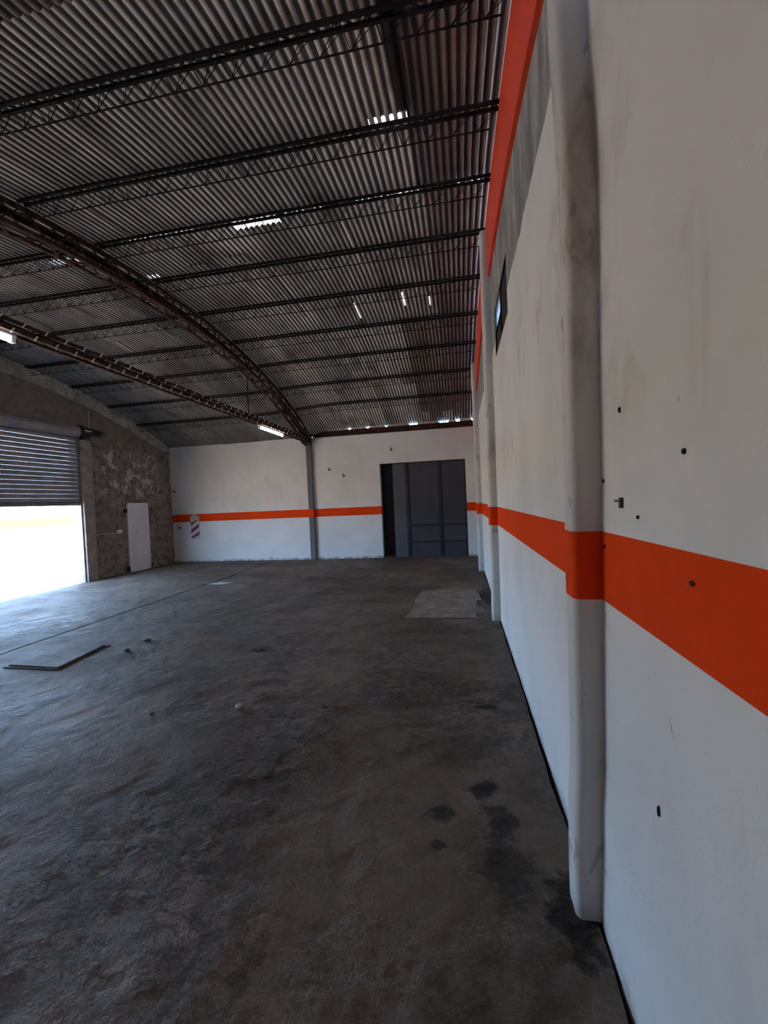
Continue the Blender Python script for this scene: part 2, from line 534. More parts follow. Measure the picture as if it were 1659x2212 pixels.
def slab(x0, x1, y0, y1, n_of, wavy=0.0):
    ys = [y0]
    while ys[-1] < y1-1e-6:
        ys.append(min(y1, ys[-1] + n_of(ys[-1])))
    dx = 0.05
    nx = max(2, int((x1-x0)/dx))
    xs = [x0 + (x1-x0)*i/nx for i in range(nx+1)]
    vs, fs = [], []
    for y in ys:
        for i, x in enumerate(xs):
            xx = x
            if wavy and i == nx: xx += wavy*noise.noise(Vector((0.3, y*3.1, 0)))
            vs.append((xx, y, relief(x, y)))
    m = nx+1
    for j in range(len(ys)-1):
        for i in range(nx):
            fs.append((j*m+i, j*m+i+1, (j+1)*m+i+1, (j+1)*m+i))
    # skirt
    base = len(vs)
    rim = [i for i in range(m)] + [j*m+nx for j in range(1, len(ys))] + [(len(ys)-1)*m+i for i in range(nx-1, -1, -1)] + [j*m for j in range(len(ys)-2, 0, -1)]
    for i in rim:
        vs.append((vs[i][0], vs[i][1], -0.06))
    k = len(rim)
    for a in range(k):
        b = (a+1) % k
        fs.append((rim[a], base+a, base+b, rim[b]))
    mb = MB()
    mb.add(vs, fs)
    return mb.build('floor_slab', M['floor'], floor, smooth=False)
stepf = lambda y: 0.028 if y < 4 else (0.05 if y < 7 else 0.09)
slab(-6.575, -0.022, Y_FRONT, BD-0.01, stepf, 0.018)
slab(-BW+0.0, -6.62, Y_FRONT, BD-0.01, lambda y: 0.07)
mb = MB()
mb.box(GX0-0.02, GX1, BD-0.012, BD+0.58, -0.06, -0.001)
mb.build('gate_sill', M['floor'], floor)
# threshold apron under the shutter
mb = MB()
mb.box(-BW-0.34, -BW-0.001, Y_SH-0.05, 9.70, -0.06, -0.006)
mb.build('threshold', M['concrete'], floor)
# newer cement patch near the right wall
mb = MB()
outline = []
for (x, y) in [(-1.42, 6.40), (-0.95, 6.37), (-0.5, 6.40), (-0.33, 6.40), (-0.34, 6.62), (-0.20, 6.66), (-0.22, 7.0), (-0.32, 7.04), (-0.30, 7.5), (-0.21, 7.54), (-0.25, 8.1), (-0.3, 8.36), (-0.8, 8.40), (-1.3, 8.33), (-1.38, 7.6), (-1.34, 7.0)]:
    outline.append((x+0.015*noise.noise(Vector((x*9, y*9, 0))), y))
n = len(outline)
mb.add([(x, y, 0.013) for x, y in outline] + [(x, y, -0.03) for x, y in outline], [tuple(range(n))] + [(i, n+i, n+(i+1) % n, (i+1) % n) for i in range(n)])
mb.build('cement_patch', M['patch'], floor)

# ------------------------------------------------------------------ walls
WIN = (4.20, 5.52, 3.53, 4.09)
arch_wall('wall_right', 0.0, 0.13, Y_FRONT, BD+0.13, [WIN], M['wall'], 0.0, zcap=-0.02)
OPEN = (Y_SH, 9.70, -0.06, 4.17)
arch_wall('wall_left', -BW-0.3, -BW, Y_FRONT, BD+0.13, [OPEN], M['gable'], -BW, zcap=-0.015)
mb = MB()
mb.box(-BW-0.3, -BW-0.075, 9.688, 9.70, -0.01, 2.12)
mb.build('opening_reveal', M['door_frame'], bpy.data.objects['wall_left'])
# far wall with the gate opening; its top edge is ragged
mb = MB()
def far_cell(xa, xb, za, zb, zb2=None):
    zb2 = zb if zb2 is None else zb2
    mb.hexa([(xa, BD, za), (xb, BD, za), (xa, BD+0.2, za), (xb, BD+0.2, za), (xa, BD, zb), (xb, BD, zb2), (xa, BD+0.2, zb), (xb, BD+0.2, zb2)])
xs = [-BW]
while xs[-1] < -1e-6:
    nx = xs[-1]+0.16
    for e in (GX0, GX1, 0.0):
        if xs[-1] < e-1e-6 < nx: nx = e
    xs.append(min(0.0, nx))
def far_top(x):
    z = 3.985 if x < XA else 3.968
    if x < XA: z += 0.022*noise.noise(Vector((x*2.2, 3.3, 0))) + 0.03*max(0, noise.noise(Vector((x*0.9, 0.3, 0))))
    return z
for xa, xb in zip(xs, xs[1:]):
    z0 = GZ if GX0 < (xa+xb)/2 < GX1 else -0.06
    far_cell(xa, xb, z0, far_top(xa), far_top(xb))
tag(mb.build('wall_far', M['far']), kind='structure')
mb = MB()
mb.box(-BW-0.3, 0.13, Y_FRONT-0.15, Y_FRONT, -0.06, 4.0)
tag(mb.build('wall_front', M['far']), kind='structure')

# orange ring beam following the roof on the right wall
def arch_band(name, x0, x1, ya, yb, lo, hi, xr, mat, n=40):
    m = MB()
    for i in range(n):
        a = ya+(yb-ya)*i/n; b = ya+(yb-ya)*(i+1)/n
        m.hexa([(x0, a, roof_z(xr, a)+lo), (x1, a, roof_z(xr, a)+lo), (x0, b, roof_z(xr, b)+lo), (x1, b, roof_z(xr, b)+lo),
                (x0, a, roof_z(xr, a)+hi), (x1, a, roof_z(xr, a)+hi), (x0, b, roof_z(xr, b)+hi), (x1, b, roof_z(xr, b)+hi)])
    return tag(m.build(name, mat), kind='structure')
arch_band('trim_1', -0.035, 0.0, Y_FRONT, BD, -0.74, -0.02, 0.0, M['orange'])
arch_band('trim_2', -BW, -BW+0.03, Y_FRONT, BD, -0.36, -0.02, -BW, M['gable_band'])
mb = MB()
mb.box(-BW, -BW+0.04, 10.06, BD-0.01, 3.72, 3.84)
tag(mb.build('trim_3', M['gable']), kind='structure')

# concrete pier beside the shutter
mb = MB()
mb.box(-BW+0.001, -BW+0.07, 9.705, 10.03, 0.0, 3.80)
tag(mb.build('concrete_pier', M['concrete'], bevel=0.012), 'bare brown concrete pier beside the open roller shutter', 'pier')

# rusty beam lying on the far wall, right bay
mb = MB()
mb.box(XA+0.12, -0.02, BD-0.02, BD+0.10, 3.965, 3.985)
mb.box(XA+0.12, -0.02, BD-0.02, BD+0.10, 4.125, 4.145)
mb.box(XA+0.12, -0.02, BD+0.03, BD+0.05, 3.985, 4.125)
tag(mb.build('eave_beam', M['rust']), 'rusty steel channel along the top of the far white wall', 'beam')
mb = MB()
xs = [-BW+0.01 + (XA+0.12+BW-0.01)*i/24 for i in range(25)]
for xa, xb in zip(xs, xs[1:]):
    mb.hexa([(xa, BD+0.01, 4.012), (xb, BD+0.01, 4.012), (xa, BD+0.10, 4.012), (xb, BD+0.10, 4.012),
             (xa, BD+0.01, max(4.03, roof_z(xa, BD)-0.015)), (xb, BD+0.01, max(4.03, roof_z(xb, BD)-0.015)), (xa, BD+0.10, max(4.02, roof_z(xa, BD)-0.04)), (xb, BD+0.10, max(4.02, roof_z(xb, BD)-0.04))])
tag(mb.build('eave_board', M['rust_dark']), 'dark eave board above the far wall between shutter wall and grey column', 'board')
# light broken plaster left on the beam, where daylight enters under the sheets
k = 0
for (xa, xb, h) in [(-4.95, -4.47, .07), (-4.45, -3.92, .095), (-3.9, -3.32, .10), (-3.3, -2.72, .115), (-2.7, -1.95, .115), (-1.74, -1.02, .115), (-0.78, -0.52, .11), (-0.44, -0.05, .12)]:
    mb = MB()
    mm = 6
    ptsz = [(xa+(xb-xa)*i/mm, 4.145+h*(0.62+0.38*random.random()) if 0 < i < mm else 4.15) for i in range(mm+1)]
    for (p, q) in zip(ptsz, ptsz[1:]):
        mb.hexa([(p[0], BD+0.01, 4.145), (q[0], BD+0.01, 4.145), (p[0], BD+0.09, 4.145), (q[0], BD+0.09, 4.145), (p[0], BD+0.01, p[1]), (q[0], BD+0.01, q[1]), (p[0], BD+0.09, p[1]), (q[0], BD+0.09, q[1])])
    o = mb.build('mortar_lump', M['mortar'])
    where = ['nearest the grey column', 'second from the grey column', 'third from the grey column', 'below the pale roof strip', 'just above the gate left edge',
             'right of the gate middle', 'above the right gate leaf', 'last before the right wall'][k]
    tag(o, 'pale lump of mortar on the rusty eave channel, ' + where, 'mortar', 'mortar lumps on the eave channel')
    k += 1

# ------------------------------------------------------------------ roof
ceiling = empty('ceiling', (-BW/2, Y_APEX, Z_APEX), kind='structure')
P = 0.0762
AMP = 0.012
def sheet(x0, x1, y0, y1, off, mat, name='roof_sheet', leak=(), rows=7, seg=8, amp=AMP, mb=None):
    nx = max(2, round((x1-x0)/P*seg))
    ysl = sorted({y0 + (y1-y0)*i/rows for i in range(rows+1)} | {y for f in leak for y in f[2:4] if y0 < y < y1})
    xsl = [x0+(x1-x0)*i/nx for i in range(nx+1)]
    vs = []
    for y in ysl:
        for x in xsl:
            vs.append((x, y, roof_z(x, y) + off + amp*math.cos(2*PI*x/P)))
    m = nx+1
    fs, mi = [], []
    for j in range(len(ysl)-1):
        ym = (ysl[j]+ysl[j+1])/2
        for i in range(nx):
            xm = (xsl[i]+xsl[i+1])/2
            hit = False
            for f in leak:
                if f[0] < xm < f[1] and f[2] < ym < f[3]:
                    hit = True
                    if len(f) > 4 and math.cos(2*PI*xm/P) < f[4]: hit = False
            fs.append((j*m+i, j*m+i+1, (j+1)*m+i+1, (j+1)*m+i))
            mi.append(1 if hit else 0)
    q = MB()
    q.v, q.f, q.mi = vs, fs, mi
    o = q.build(name, [mat, M['leak']], ceiling, smooth=True)
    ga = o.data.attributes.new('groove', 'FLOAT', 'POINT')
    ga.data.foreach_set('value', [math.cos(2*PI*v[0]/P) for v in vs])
    return o
cols = [0.05, -0.80]
while cols[-1] > -BW-0.1:
    cols.append(cols[-1]-0.762)
rows_y = [(-0.65, 1.95, 0.0), (1.75, 5.06, 0.006), (4.98, 8.50, 0.014), (8.40, 11.15, 0.006), (11.0, 13.52, 0.0)]
# translucent spots standing in for roof gaps and lit streaks: x0, x1, y0, y1 (, only on crests above this cosine)
F = [(-3.27, -2.62, 5.10, 5.26), (-1.21, -0.82, 3.93, 4.06, 0.35), (-4.75, -3.75, 5.10, 5.17, 0.5), (-2.55, -2.05, 5.10, 5.17, 0.55), (-1.62, -1.2, 5.10, 5.17, 0.6),
     (-1.2, -0.85, 5.10, 5.19, 0.3), (-0.45, -0.12, 5.10, 5.16, 0.7), (-0.98, -0.94, 5.14, 5.30, 0.4), (-1.42, -1.36, 7.55, 8.0, 0.2), (-0.92, -0.88, 7.8, 8.1, 0.6),
     (-2.30, -2.26, 7.7, 8.25, 0.6), (-6.2, -5.55, 5.25, 5.38, 0.55), (-5.3, -5.0, 6.0, 6.09, 0.5)]
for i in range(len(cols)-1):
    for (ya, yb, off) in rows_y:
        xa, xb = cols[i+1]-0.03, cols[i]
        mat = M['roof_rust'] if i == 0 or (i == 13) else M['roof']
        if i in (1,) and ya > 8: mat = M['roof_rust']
        if i >= 7: mat = M['roof_shaded']  # left-bay copy of the sheets, painted darker for the weaker light there
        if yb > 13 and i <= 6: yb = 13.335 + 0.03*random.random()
        sheet(xa, xb, ya, yb, off + (0.003 if i % 2 else 0.0) + (0.02 if i == 0 else 0), mat, leak=F)
# replaced cleaner sheets and pale patches; the narrowest strips paint highlights along single corrugations
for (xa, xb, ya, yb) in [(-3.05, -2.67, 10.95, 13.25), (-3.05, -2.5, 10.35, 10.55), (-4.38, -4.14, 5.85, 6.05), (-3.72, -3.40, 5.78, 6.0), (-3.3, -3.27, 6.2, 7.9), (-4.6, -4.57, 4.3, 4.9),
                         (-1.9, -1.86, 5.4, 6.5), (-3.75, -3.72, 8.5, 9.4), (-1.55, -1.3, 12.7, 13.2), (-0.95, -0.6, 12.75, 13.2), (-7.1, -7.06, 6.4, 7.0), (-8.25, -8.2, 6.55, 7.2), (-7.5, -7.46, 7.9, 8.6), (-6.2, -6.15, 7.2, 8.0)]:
    sheet(xa, xb, ya, yb, -0.012, M['roof_new_glint'], 'pale_sheet_and_glint', rows=3)

sheet(-0.905, -0.815, 0.9, 3.86, -0.018, M['rust_dark'], 'gap_shade_strip', rows=5)  # dark strips paint the shade of the gap between sheets
sheet(-0.845, -0.815, 3.86, 5.0, -0.016, M['rust_dark'], 'gap_shade_strip', rows=3)
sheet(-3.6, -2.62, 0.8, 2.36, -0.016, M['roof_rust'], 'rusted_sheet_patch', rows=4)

# ------------------------------------------------------------------ lattice purlins
py = [2.92, 3.99, 5.00, 6.06, 7.24, 8.43, 9.56, 10.73, 11.83]
ordn = ['first', 'second', 'third', 'fourth', 'fifth', 'sixth', 'seventh', 'eighth', 'ninth']
bays = [('right bay', -0.03, XA+0.155), ('left bay', XA-0.155, -BW+0.03)]
for bi, (bay, xa, xb) in enumerate(bays):
    for i, y in enumerate(py):
        order = len(py)-1-i
        where = ordn[order]
        if order == 0: lab = f'dark rusty lattice purlin in the {bay}, the one nearest the far white wall'
        elif i == 0: lab = f'dark rusty lattice purlin in the {bay}, farthest from the far white wall'
        else: lab = f'dark rusty lattice purlin in the {bay}, {where} counted from the far white wall'
        root = empty('lattice_purlin', ((xa+xb)/2, y, roof_z((xa+xb)/2, y)-0.06), lab, 'purlin', 'lattice purlins under the ' + bay)
        slope = -(y-Y_APEX)/17.0
        def line(dy, dz, inset=0.0, n=10):
            p0, p1 = xa + (inset if xb > xa else -inset), xb - (inset if xb > xa else -inset)
            out = []
            for j in range(n+1):
                x = p0+(p1-p0)*j/n
                out.append(Vector((x, y+dy, roof_z(x, y)+dz)))
            return out
        def along(pl, t):
            f = t*(len(pl)-1)
            j = min(int(f), len(pl)-2)
            return pl[j].lerp(pl[j+1], f-j)
        def chord(pl, w, name):
            m = MB()
            for p, q in zip(pl, pl[1:]): m.bar(p, q, w, w)
            m.build(name, M['rust_dark'], root)
        def zigzag(pa, pb, n, r, name):
            m = MB()
            pts_ = [along(pa if j % 2 == 0 else pb, j/(n*2)) for j in range(n*2+1)]
            for p, q in zip(pts_, pts_[1:]): m.bar(p, q, r, r)
            m.build(name, M['rust_dark'], root)
        tops = [line(sd*0.042, -0.050+sd*0.042*slope) for sd in (-1, 1)]
        bot = line(0.0, -0.245, 0.09)
        for pl in tops: chord(pl, 0.026, 'top_chord')
        chord(bot, 0.009, 'bottom_chord')
        for pl in tops: zigzag(pl, bot, 22, 0.0042, 'lacing_rod')
        zigzag(tops[0], tops[1], 22, 0.007, 'cross_lacing')

# ------------------------------------------------------------------ arch truss
root = empty('arch_truss', (XA, BD-0.2, 4.0), 'big rusty lattice arch crossing under the roof to the grey column', 'truss')
N = 44
def arch_pts(dx, dz, y0=-0.2, y1=13.16):
    return [Vector((XA+dx, y0+(y1-y0)*i/N, roof_z(XA, y0+(y1-y0)*i/N)-0.05+dz - 0.10*max(0, (i/N-0.88)/0.12))) for i in range(N+1)]
ch = {}
for dx in (-0.10, 0.10):
    for dz in (0.0, -0.27):
        pts_ = arch_pts(dx, dz)
        ch[(dx, dz)] = pts_
        m = MB()
        for p, q in zip(pts_, pts_[1:]):
            m.bar(p, q, 0.055, 0.008)
            m.bar(p+Vector((math.copysign(0.024, dx), 0, -0.024 if dz == 0 else 0.024)), q+Vector((math.copysign(0.024, dx), 0, -0.024 if dz == 0 else 0.024)), 0.008, 0.05)
        m.build('chord', M['rust'], root)
def lace(a, b, w, name, mat, par, step=1):
    m = MB()
    for i in range(0, len(a)-1, step):
        p, q = (a[i], b[i+1]) if (i//step) % 2 == 0 else (b[i], a[i+1])
        m.bar(p, q, w, w*0.55)
    return m.build(name, mat, par)
lace(ch[(-0.10, 0.0)], ch[(-0.10, -0.27)], 0.024, 'side_lacing', M['rust'], root)
lace(ch[(0.10, 0.0)], ch[(0.10, -0.27)], 0.024, 'side_lacing', M['rust'], root)
lace(ch[(-0.10, -0.27)], ch[(0.10, -0.27)], 0.028, 'bottom_lacing', M['rust'], root)
lace(ch[(-0.10, 0.0)], ch[(0.10, 0.0)], 0.028, 'top_lacing', M['rust_dark'], root)
m = MB()     # knee lattice where the arch comes down on the column
for p, q in [((-.12, 0, 4.0), (-.06, 0, 3.80)), ((-.06, 0, 3.80), (.0, 0, 3.98)), ((-.30, 0, 4.0), (-.20, 0, 3.78)), ((-.20, 0, 3.78), (-.13, 0, 3.96)), ((-.36, 0, 3.98), (.02, 0, 3.72))]:
    m.bar((XA+p[0], BD-0.10+p[1], p[2]), (XA+q[0], BD-0.10+q[1], q[2]), 0.026, 0.014)
m.build('knee_lattice', M['rust'], root)

# horizontal tie beam of the arch
root = empty('tie_beam', (XA, 6.5, 3.82), 'brown lattice tie beam with lacing ends painted as lamplit, straight across below the rusty arch', 'beam')
zt0, zt1 = 3.82, 3.945
for dx in (-0.07, 0.07):
    for z in (zt0, zt1):
        m = MB()
        m.bar((XA+dx, -0.2, z), (XA+dx, BD-0.03, z), 0.05, 0.008)
        m.bar((XA+dx+math.copysign(0.022, dx), -0.2, z+(0.02 if z == zt0 else -0.02)), (XA+dx+math.copysign(0.022, dx), BD-0.03, z+(0.02 if z == zt0 else -0.02)), 0.006, 0.045)
        m.build('chord', M['rust_tie'], root)
yy = 3.2
i = 0
proto_bar = None
while yy < BD-0.4:
    for (a, b) in (((XA+0.104, yy, 3.90), (XA+0.104, yy+0.04, 3.955)), ((XA+0.104, yy-0.13, 3.797), (XA+0.104, yy-0.095, 3.852))):
        m = MB(); m.bar(a, b, 0.012, 0.016, up=(1, 0, 0))
        m.build('lit_lacing_end', M['lacing'], root)  # pale colour paints the lamplight on the lacing ends
    yy += 0.255
m = MB()
n_ = 52
for i in range(n_):
    ya = -0.2+(BD+0.17)*i/n_; yb = -0.2+(BD+0.17)*(i+1)/n_
    p, q = ((XA+0.075, ya, zt0), (XA+0.075, yb, zt1)) if i % 2 == 0 else ((XA+0.075, ya, zt1), (XA+0.075, yb, zt0))
    m.bar(p, q, 0.014, 0.014)
m.build('side_lacing', M['rust_tie'], root)
m = MB(); m.tube([(XA, 9.25, zt1), (XA, 9.25, roof_z(XA, 9.25)-0.30)], 0.010, 6)
m.build('hanger_rod', M['rust_dark'], root)

# ------------------------------------------------------------------ steel column on the far wall
root = empty('steel_column', (XA-0.01, BD-0.06, 0), 'narrow grey steel column on the far white wall under the arch, stripe painted across', 'column')
m = MB(); m.box(XA-0.10, XA+0.075, BD-0.10, BD-0.001, 0.0, 3.97)
m.build('shaft', M['steelcol'], root, bevel=0.008)
m = MB(); m.box(XA-0.16, XA+0.12, BD-0.15, BD-0.001, 3.94, 3.975)
m.build('cap_plate', M['rust'], root)

# ------------------------------------------------------------------ concrete columns on the right wall
def column(prof, w, p, top, label, r=0.032, tone='column'):
    """prof: list of (z, y_near); section rounded on the two outer corners"""
    zs = [0.0 + top*i/40 for i in range(41)]
    def yn(z):
        for (z0, a), (z1, b) in zip(prof, prof[1:]):
            if z0 <= z <= z1:
                k = (z-z0)/(z1-z0)
                k = k*k*(3-2*k)
                return a+(b-a)*k
        return prof[-1][1]
    rings = []
    for z in zs:
        y0 = yn(z) + 0.004*noise.noise(Vector((1, w*10, z*3)))
        pp = p + 0.006*noise.noise(Vector((5, w*10, z*2.3)))
        foot = 0.0
        ring = [(0.0, y0)]
        for k in range(7):
            a = PI/2*k/6
            ring.append((-(pp-r) - r*math.sin(a), y0 + r - r*math.cos(a)))
        for k in range(7):
            a = PI/2*k/6
            ring.append((-(pp-r) - r*math.cos(a), y0 + w - r + r*math.sin(a)))
        ring.append((0.0, y0+w))
        rings.append([(x, y, z) for x, y in ring])
    m = MB()
    n = len(rings[0])
    vs = [v for rg in rings for v in rg]
    fs = []
    for j in range(len(rings)-1):
        for i in range(n):
            i2 = (i+1) % n
            fs.append((j*n+i, j*n+i2, (j+1)*n+i2, (j+1)*n+i))
    fs.append(tuple(range(n))); fs.append(tuple((len(rings)-1)*n+i for i in range(n)))
    m.add(vs, fs)
    o = m.build('concrete_column', M[tone], smooth=True)
    try:
        o.data.set_sharp_from_angle(angle=math.radians(50))
    except Exception:
        pass
    return tag(o, label, 'column', 'painted columns on the right wall')
column([(0, 1.85), (.42, 1.80), (.83, 1.745), (1.4, 1.705), (2.07, 1.668), (2.9, 1.622), (3.6, 1.68), (5, 1.72)], 0.15, 0.10, 4.84,
       'large round-edged white column nearest the viewer, chipped, orange stripe around it')
column([(0, 6.25), (1.5, 6.15), (3, 6.05), (5.6, 5.85)], 0.25, 0.115, 5.32, 'second white column along the right wall, just behind the high window opening', 0.05)
column([(0, 10.5), (5.6, 10.4)], 0.25, 0.125, 5.0, 'third white column along the right wall, thinnest in view, closest to the dark gate', 0.05)

# ------------------------------------------------------------------ window in the right wall
root = empty('window_1', (0.06, (WIN[0]+WIN[1])/2, WIN[2]), kind='structure')
m = MB()
y0, y1, z0, z1 = WIN
ym = (y0+y1)/2
for (a, b, c, d) in ((y0, y1, z0, z0+0.035), (y0, y1, z1-0.035, z1), (y0, y0+0.035, z0, z1), (y1-0.035, y1, z0, z1), (ym-0.018, ym+0.018, z0, z1), (ym, y1, 3.80, 3.825)):
    m.box(0.004, 0.034, a, b, c, d)
m.build('window_frame', M['rust_dark'], root)
for (a, b, c, d, k) in ((y0+0.035, ym-0.018, z0+0.035, z1-0.035, 'grime'), (ym+0.018, y1-0.035, z0+0.035, 3.80, 'grime'), (ym+0.018, y1-0.035, 3.825, z1-0.035, 'glass')):
    m = MB(); m.box(0.017, 0.021, a, b, c, d)
    m.build('pane', M[k], root)

# ------------------------------------------------------------------ roller shutter in the left wall
XS = -BW-0.04
root = empty('roller_shutter', (XS, (Y_SH+9.7)/2, 2.06), 'half raised grey roller shutter of horizontal steel slats over the bright yard', 'shutter')
z = 2.14
PS = 0.1075
prof = [(0.0, 0.0), (0.010, 0.010), (0.021, 0.035), (0.022, 0.062), (0.012, 0.088), (0.0, 0.098), (-0.004, 0.1075)]
me = None
while z < 3.88:
    if me is None:
        m = MB()
        vs = [(x, y, zz) for y in (Y_SH+0.02, 9.685) for (x, zz) in prof]
        k = len(prof)
        m.add(vs, [(i, i+1, k+i+1, k+i) for i in range(k-1)])
        sl = m.build('slat', M['shutter'], root, smooth=True)
        sl.location = (XS, 0, z)
        sl.matrix_parent_inverse = root.matrix_basis.inverted()
        me = sl.data
    else:
        sl = bpy.data.objects.new('slat', me)
        C.objects.link(sl)
        sl.parent = root
        sl.matrix_parent_inverse = root.matrix_basis.inverted()
        sl.location = (XS, 0, z)
    z += PS
m = MB(); m.box(XS-0.015, XS+0.022, Y_SH+0.02, 9.685, 2.055, 2.14)
m.build('bottom_bar', M['shutter_dark'], root, bevel=0.006)
m = MB(); m.tube([(XS+0.02, Y_SH-0.02, 4.01), (XS+0.02, 9.695, 4.01)], 0.155, 28)
m.build('curtain_roll', M['shutter'], root, smooth=False)
for (a, b) in ((9.66, 9.702), (Y_SH, Y_SH+0.04)):
    m = MB(); m.box(XS-0.03, XS+0.055, a, b, 0.0, 3.9)
    m.build('guide_rail', M['shutter_dark'], root)
m = MB()
m.box(-BW+0.0, -BW+0.10, 9.72, 10.36, 3.955, 3.985)
m.box(-BW+0.0, -BW+0.13, 9.71, 9.76, 3.86, 4.18)
m.bar((-BW+0.05, 9.74, 3.83), (-BW+0.05, 10.12, 3.97), 0.03, 0.05)
m.build('end_bracket', M['black'], root)
m = MB(); m.tube([(-BW+0.09, 9.76, 4.09), (-BW+0.09, 10.38, 4.06)], 0.055, 14)
m.build('drive_motor', M['black'], root)
m = MB(); m.tube([(-BW+0.155, 9.78, 4.05), (-BW+0.155, 9.98, 4.04)], 0.022, 10)
m.build('chain_wheel_shaft', M['conduit'], root)

# ------------------------------------------------------------------ white service door in the left wall
root = empty('door_1', (-BW+0.02, 11.62, 0), 'narrow pale metal door in the bare brown wall beside the shutter', 'door', kind='structure')
dy0, dy1, dz1 = 11.20, 12.06, 2.095
m = MB(); m.box(-BW+0.001, -BW+0.035, dy0+0.03, dy1-0.04, 0.05, dz1-0.04)
m.build('door_leaf', M['door'], root)
m = MB()
for (a, b, c, d) in ((dy0, dy1, dz1-0.05, dz1), (dy0, dy0+0.045, 0, dz1), (dy1-0.06, dy1, 0, dz1), (dy0, dy1, 0.0, 0.06)):
    m.box(-BW+0.001, -BW+0.06, a, b, c, d)
m.build('door_frame', M['door_frame'], root, bevel=0.006)
for zz in (0.62, 1.12, 1.6):
    m = MB(); m.box(-BW+0.035, -BW+0.047, dy0+0.05, dy1-0.065, zz-0.012, zz+0.012)
    m.build('door_rib', M['door'], root)
for (a, zz) in ((dy0-0.06, 1.86), (dy0-0.06, 0.12), (dy1+0.05, 0.10)):
    m = MB(); m.box(-BW+0.001, -BW+0.06, a-0.045, a+0.045, zz-0.055, zz+0.055)
    m.build('hinge_block', M['black'], root, bevel=0.006)

# conduit and switch
root = empty('electric_conduit', (-BW+0.08, 10.05, 1.2), 'thin conduit running down the pier then sideways to the white switch', 'conduit')
m = MB(); m.tube([(-BW+0.02, 10.06, 3.70), (-BW+0.02, 10.06, 1.235)], 0.014, 8)
m.build('pipe', M['conduit'], root)
m = MB(); m.tube([(-BW+0.02, 10.06, 1.235), (-BW+0.02, 10.80, 1.235)], 0.011, 8)
m.build('side_pipe', M['conduit'], root)
m = MB(); m.tube([(-BW+0.02, 10.06, 4.72), (-BW+0.02, 10.06, 4.20)], 0.011, 8)
tag(m.build('electric_conduit', M['conduit']), 'thin conduit climbing the bare wall above the shutter motor', 'conduit')
root = empty('light_switch', (-BW+0.02, 10.9, 1.26), 'white surface light switch box left of the pale metal door', 'switch')
m = MB(); m.box(-BW+0.001, -BW+0.05, 10.79, 10.97, 1.215, 1.32)
m.build('switch_box', M['plastic'], root, bevel=0.006)
m = MB(); m.box(-BW+0.05, -BW+0.058, 10.85, 10.91, 1.24, 1.295)
m.build('rocker', M['plastic'], root)

# ------------------------------------------------------------------ dark metal gate in the far wall
root = empty('metal_gate', ((GX0+GX1)/2, BD+0.1, 0), 'tall dark slate metal gate with black bars in the far white wall', 'gate')
YG = BD+0.10
def gp(name, x0, x1, z0, z1, ya, yb, mat, bevel=0):
    m = MB(); m.box(x0, x1, ya, yb, z0, z1)
    return m.build(name, mat, root, bevel=bevel)
x_mid, x_left = -1.13, -2.15
for (x0, x1) in ((x_left, x_mid), (x_mid, GX1)):
    for (za, zb) in ((0.0, 0.47), (0.47, 1.0), (1.0, GZ)):
        gp('panel', x0+0.03, x1-0.03, za+(0.008 if za else -0.003), zb-0.008, YG, YG+0.02, M['gate'])
# the left leaf stands folded back, leaving a deep dark slot at its side
m = MB()
m.hexa([(-2.60, BD+0.16, 0.0), (-2.18, BD+0.10, 0.0), (-2.60, BD+0.18, 0.0), (-2.18, BD+0.12, 0.0), (-2.60, BD+0.16, GZ), (-2.18, BD+0.10, GZ), (-2.60, BD+0.18, GZ), (-2.18, BD+0.12, GZ)])
m.build('folded_leaf', M['gate'], root)
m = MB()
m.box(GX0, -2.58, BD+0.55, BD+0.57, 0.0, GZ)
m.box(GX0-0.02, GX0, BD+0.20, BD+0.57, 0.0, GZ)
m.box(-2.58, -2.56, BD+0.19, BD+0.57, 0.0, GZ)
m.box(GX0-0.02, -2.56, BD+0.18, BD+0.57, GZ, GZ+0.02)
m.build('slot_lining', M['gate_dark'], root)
for x in (x_left, x_mid):
    gp('post', x-0.05, x+0.05, 0.0, GZ, YG-0.035, YG+0.04, M['gate_dark'], 0.005)
gp('edge_post', GX1-0.05, GX1, 0.0, GZ, YG-0.02, YG+0.04, M['gate_dark'])
for (x0, x1) in ((x_left+0.05, x_mid-0.05), (x_mid+0.05, GX1-0.05)):
    for zz in (0.47, 1.0):
        gp('rail', x0, x1, zz-0.03, zz+0.03, YG-0.03, YG+0.02, M['gate_dark'], 0.004)
gp('top_rail', -2.58, GX1, GZ-0.045, GZ, YG-0.01, YG+0.04, M['gate_dark'])

# ------------------------------------------------------------------ tube lights hanging under the tie beam
def tube_light(y0, y1, label):
    yc = (y0+y1)/2
    r = empty('tube_light', (XA, yc, 3.76), label, 'lamp', 'fluorescent tubes on the tie beam')
    m = MB(); m.box(XA-0.035, XA+0.035, y0-0.03, y1+0.03, 3.785, 3.812)
    m.build('batten', M['plastic'], r, bevel=0.004)
    m = MB(); m.tube([(XA, y0+0.02, 3.748), (XA, y1-0.02, 3.748)], 0.026, 14)
    m.build('tube', M['tube'], r, smooth=False)
    for y in (y0, y1):
        m = MB(); m.box(XA-0.028, XA+0.028, y-0.022, y+0.022, 3.72, 3.786)
        m.build('lamp_holder', M['plastic'], r)
tube_light(9.76, 11.14, 'lit fluorescent tube under the tie beam, close to the far white wall')
tube_light(2.60, 3.92, 'lit fluorescent tube under the tie beam, cut by the photo edge above the shutter')

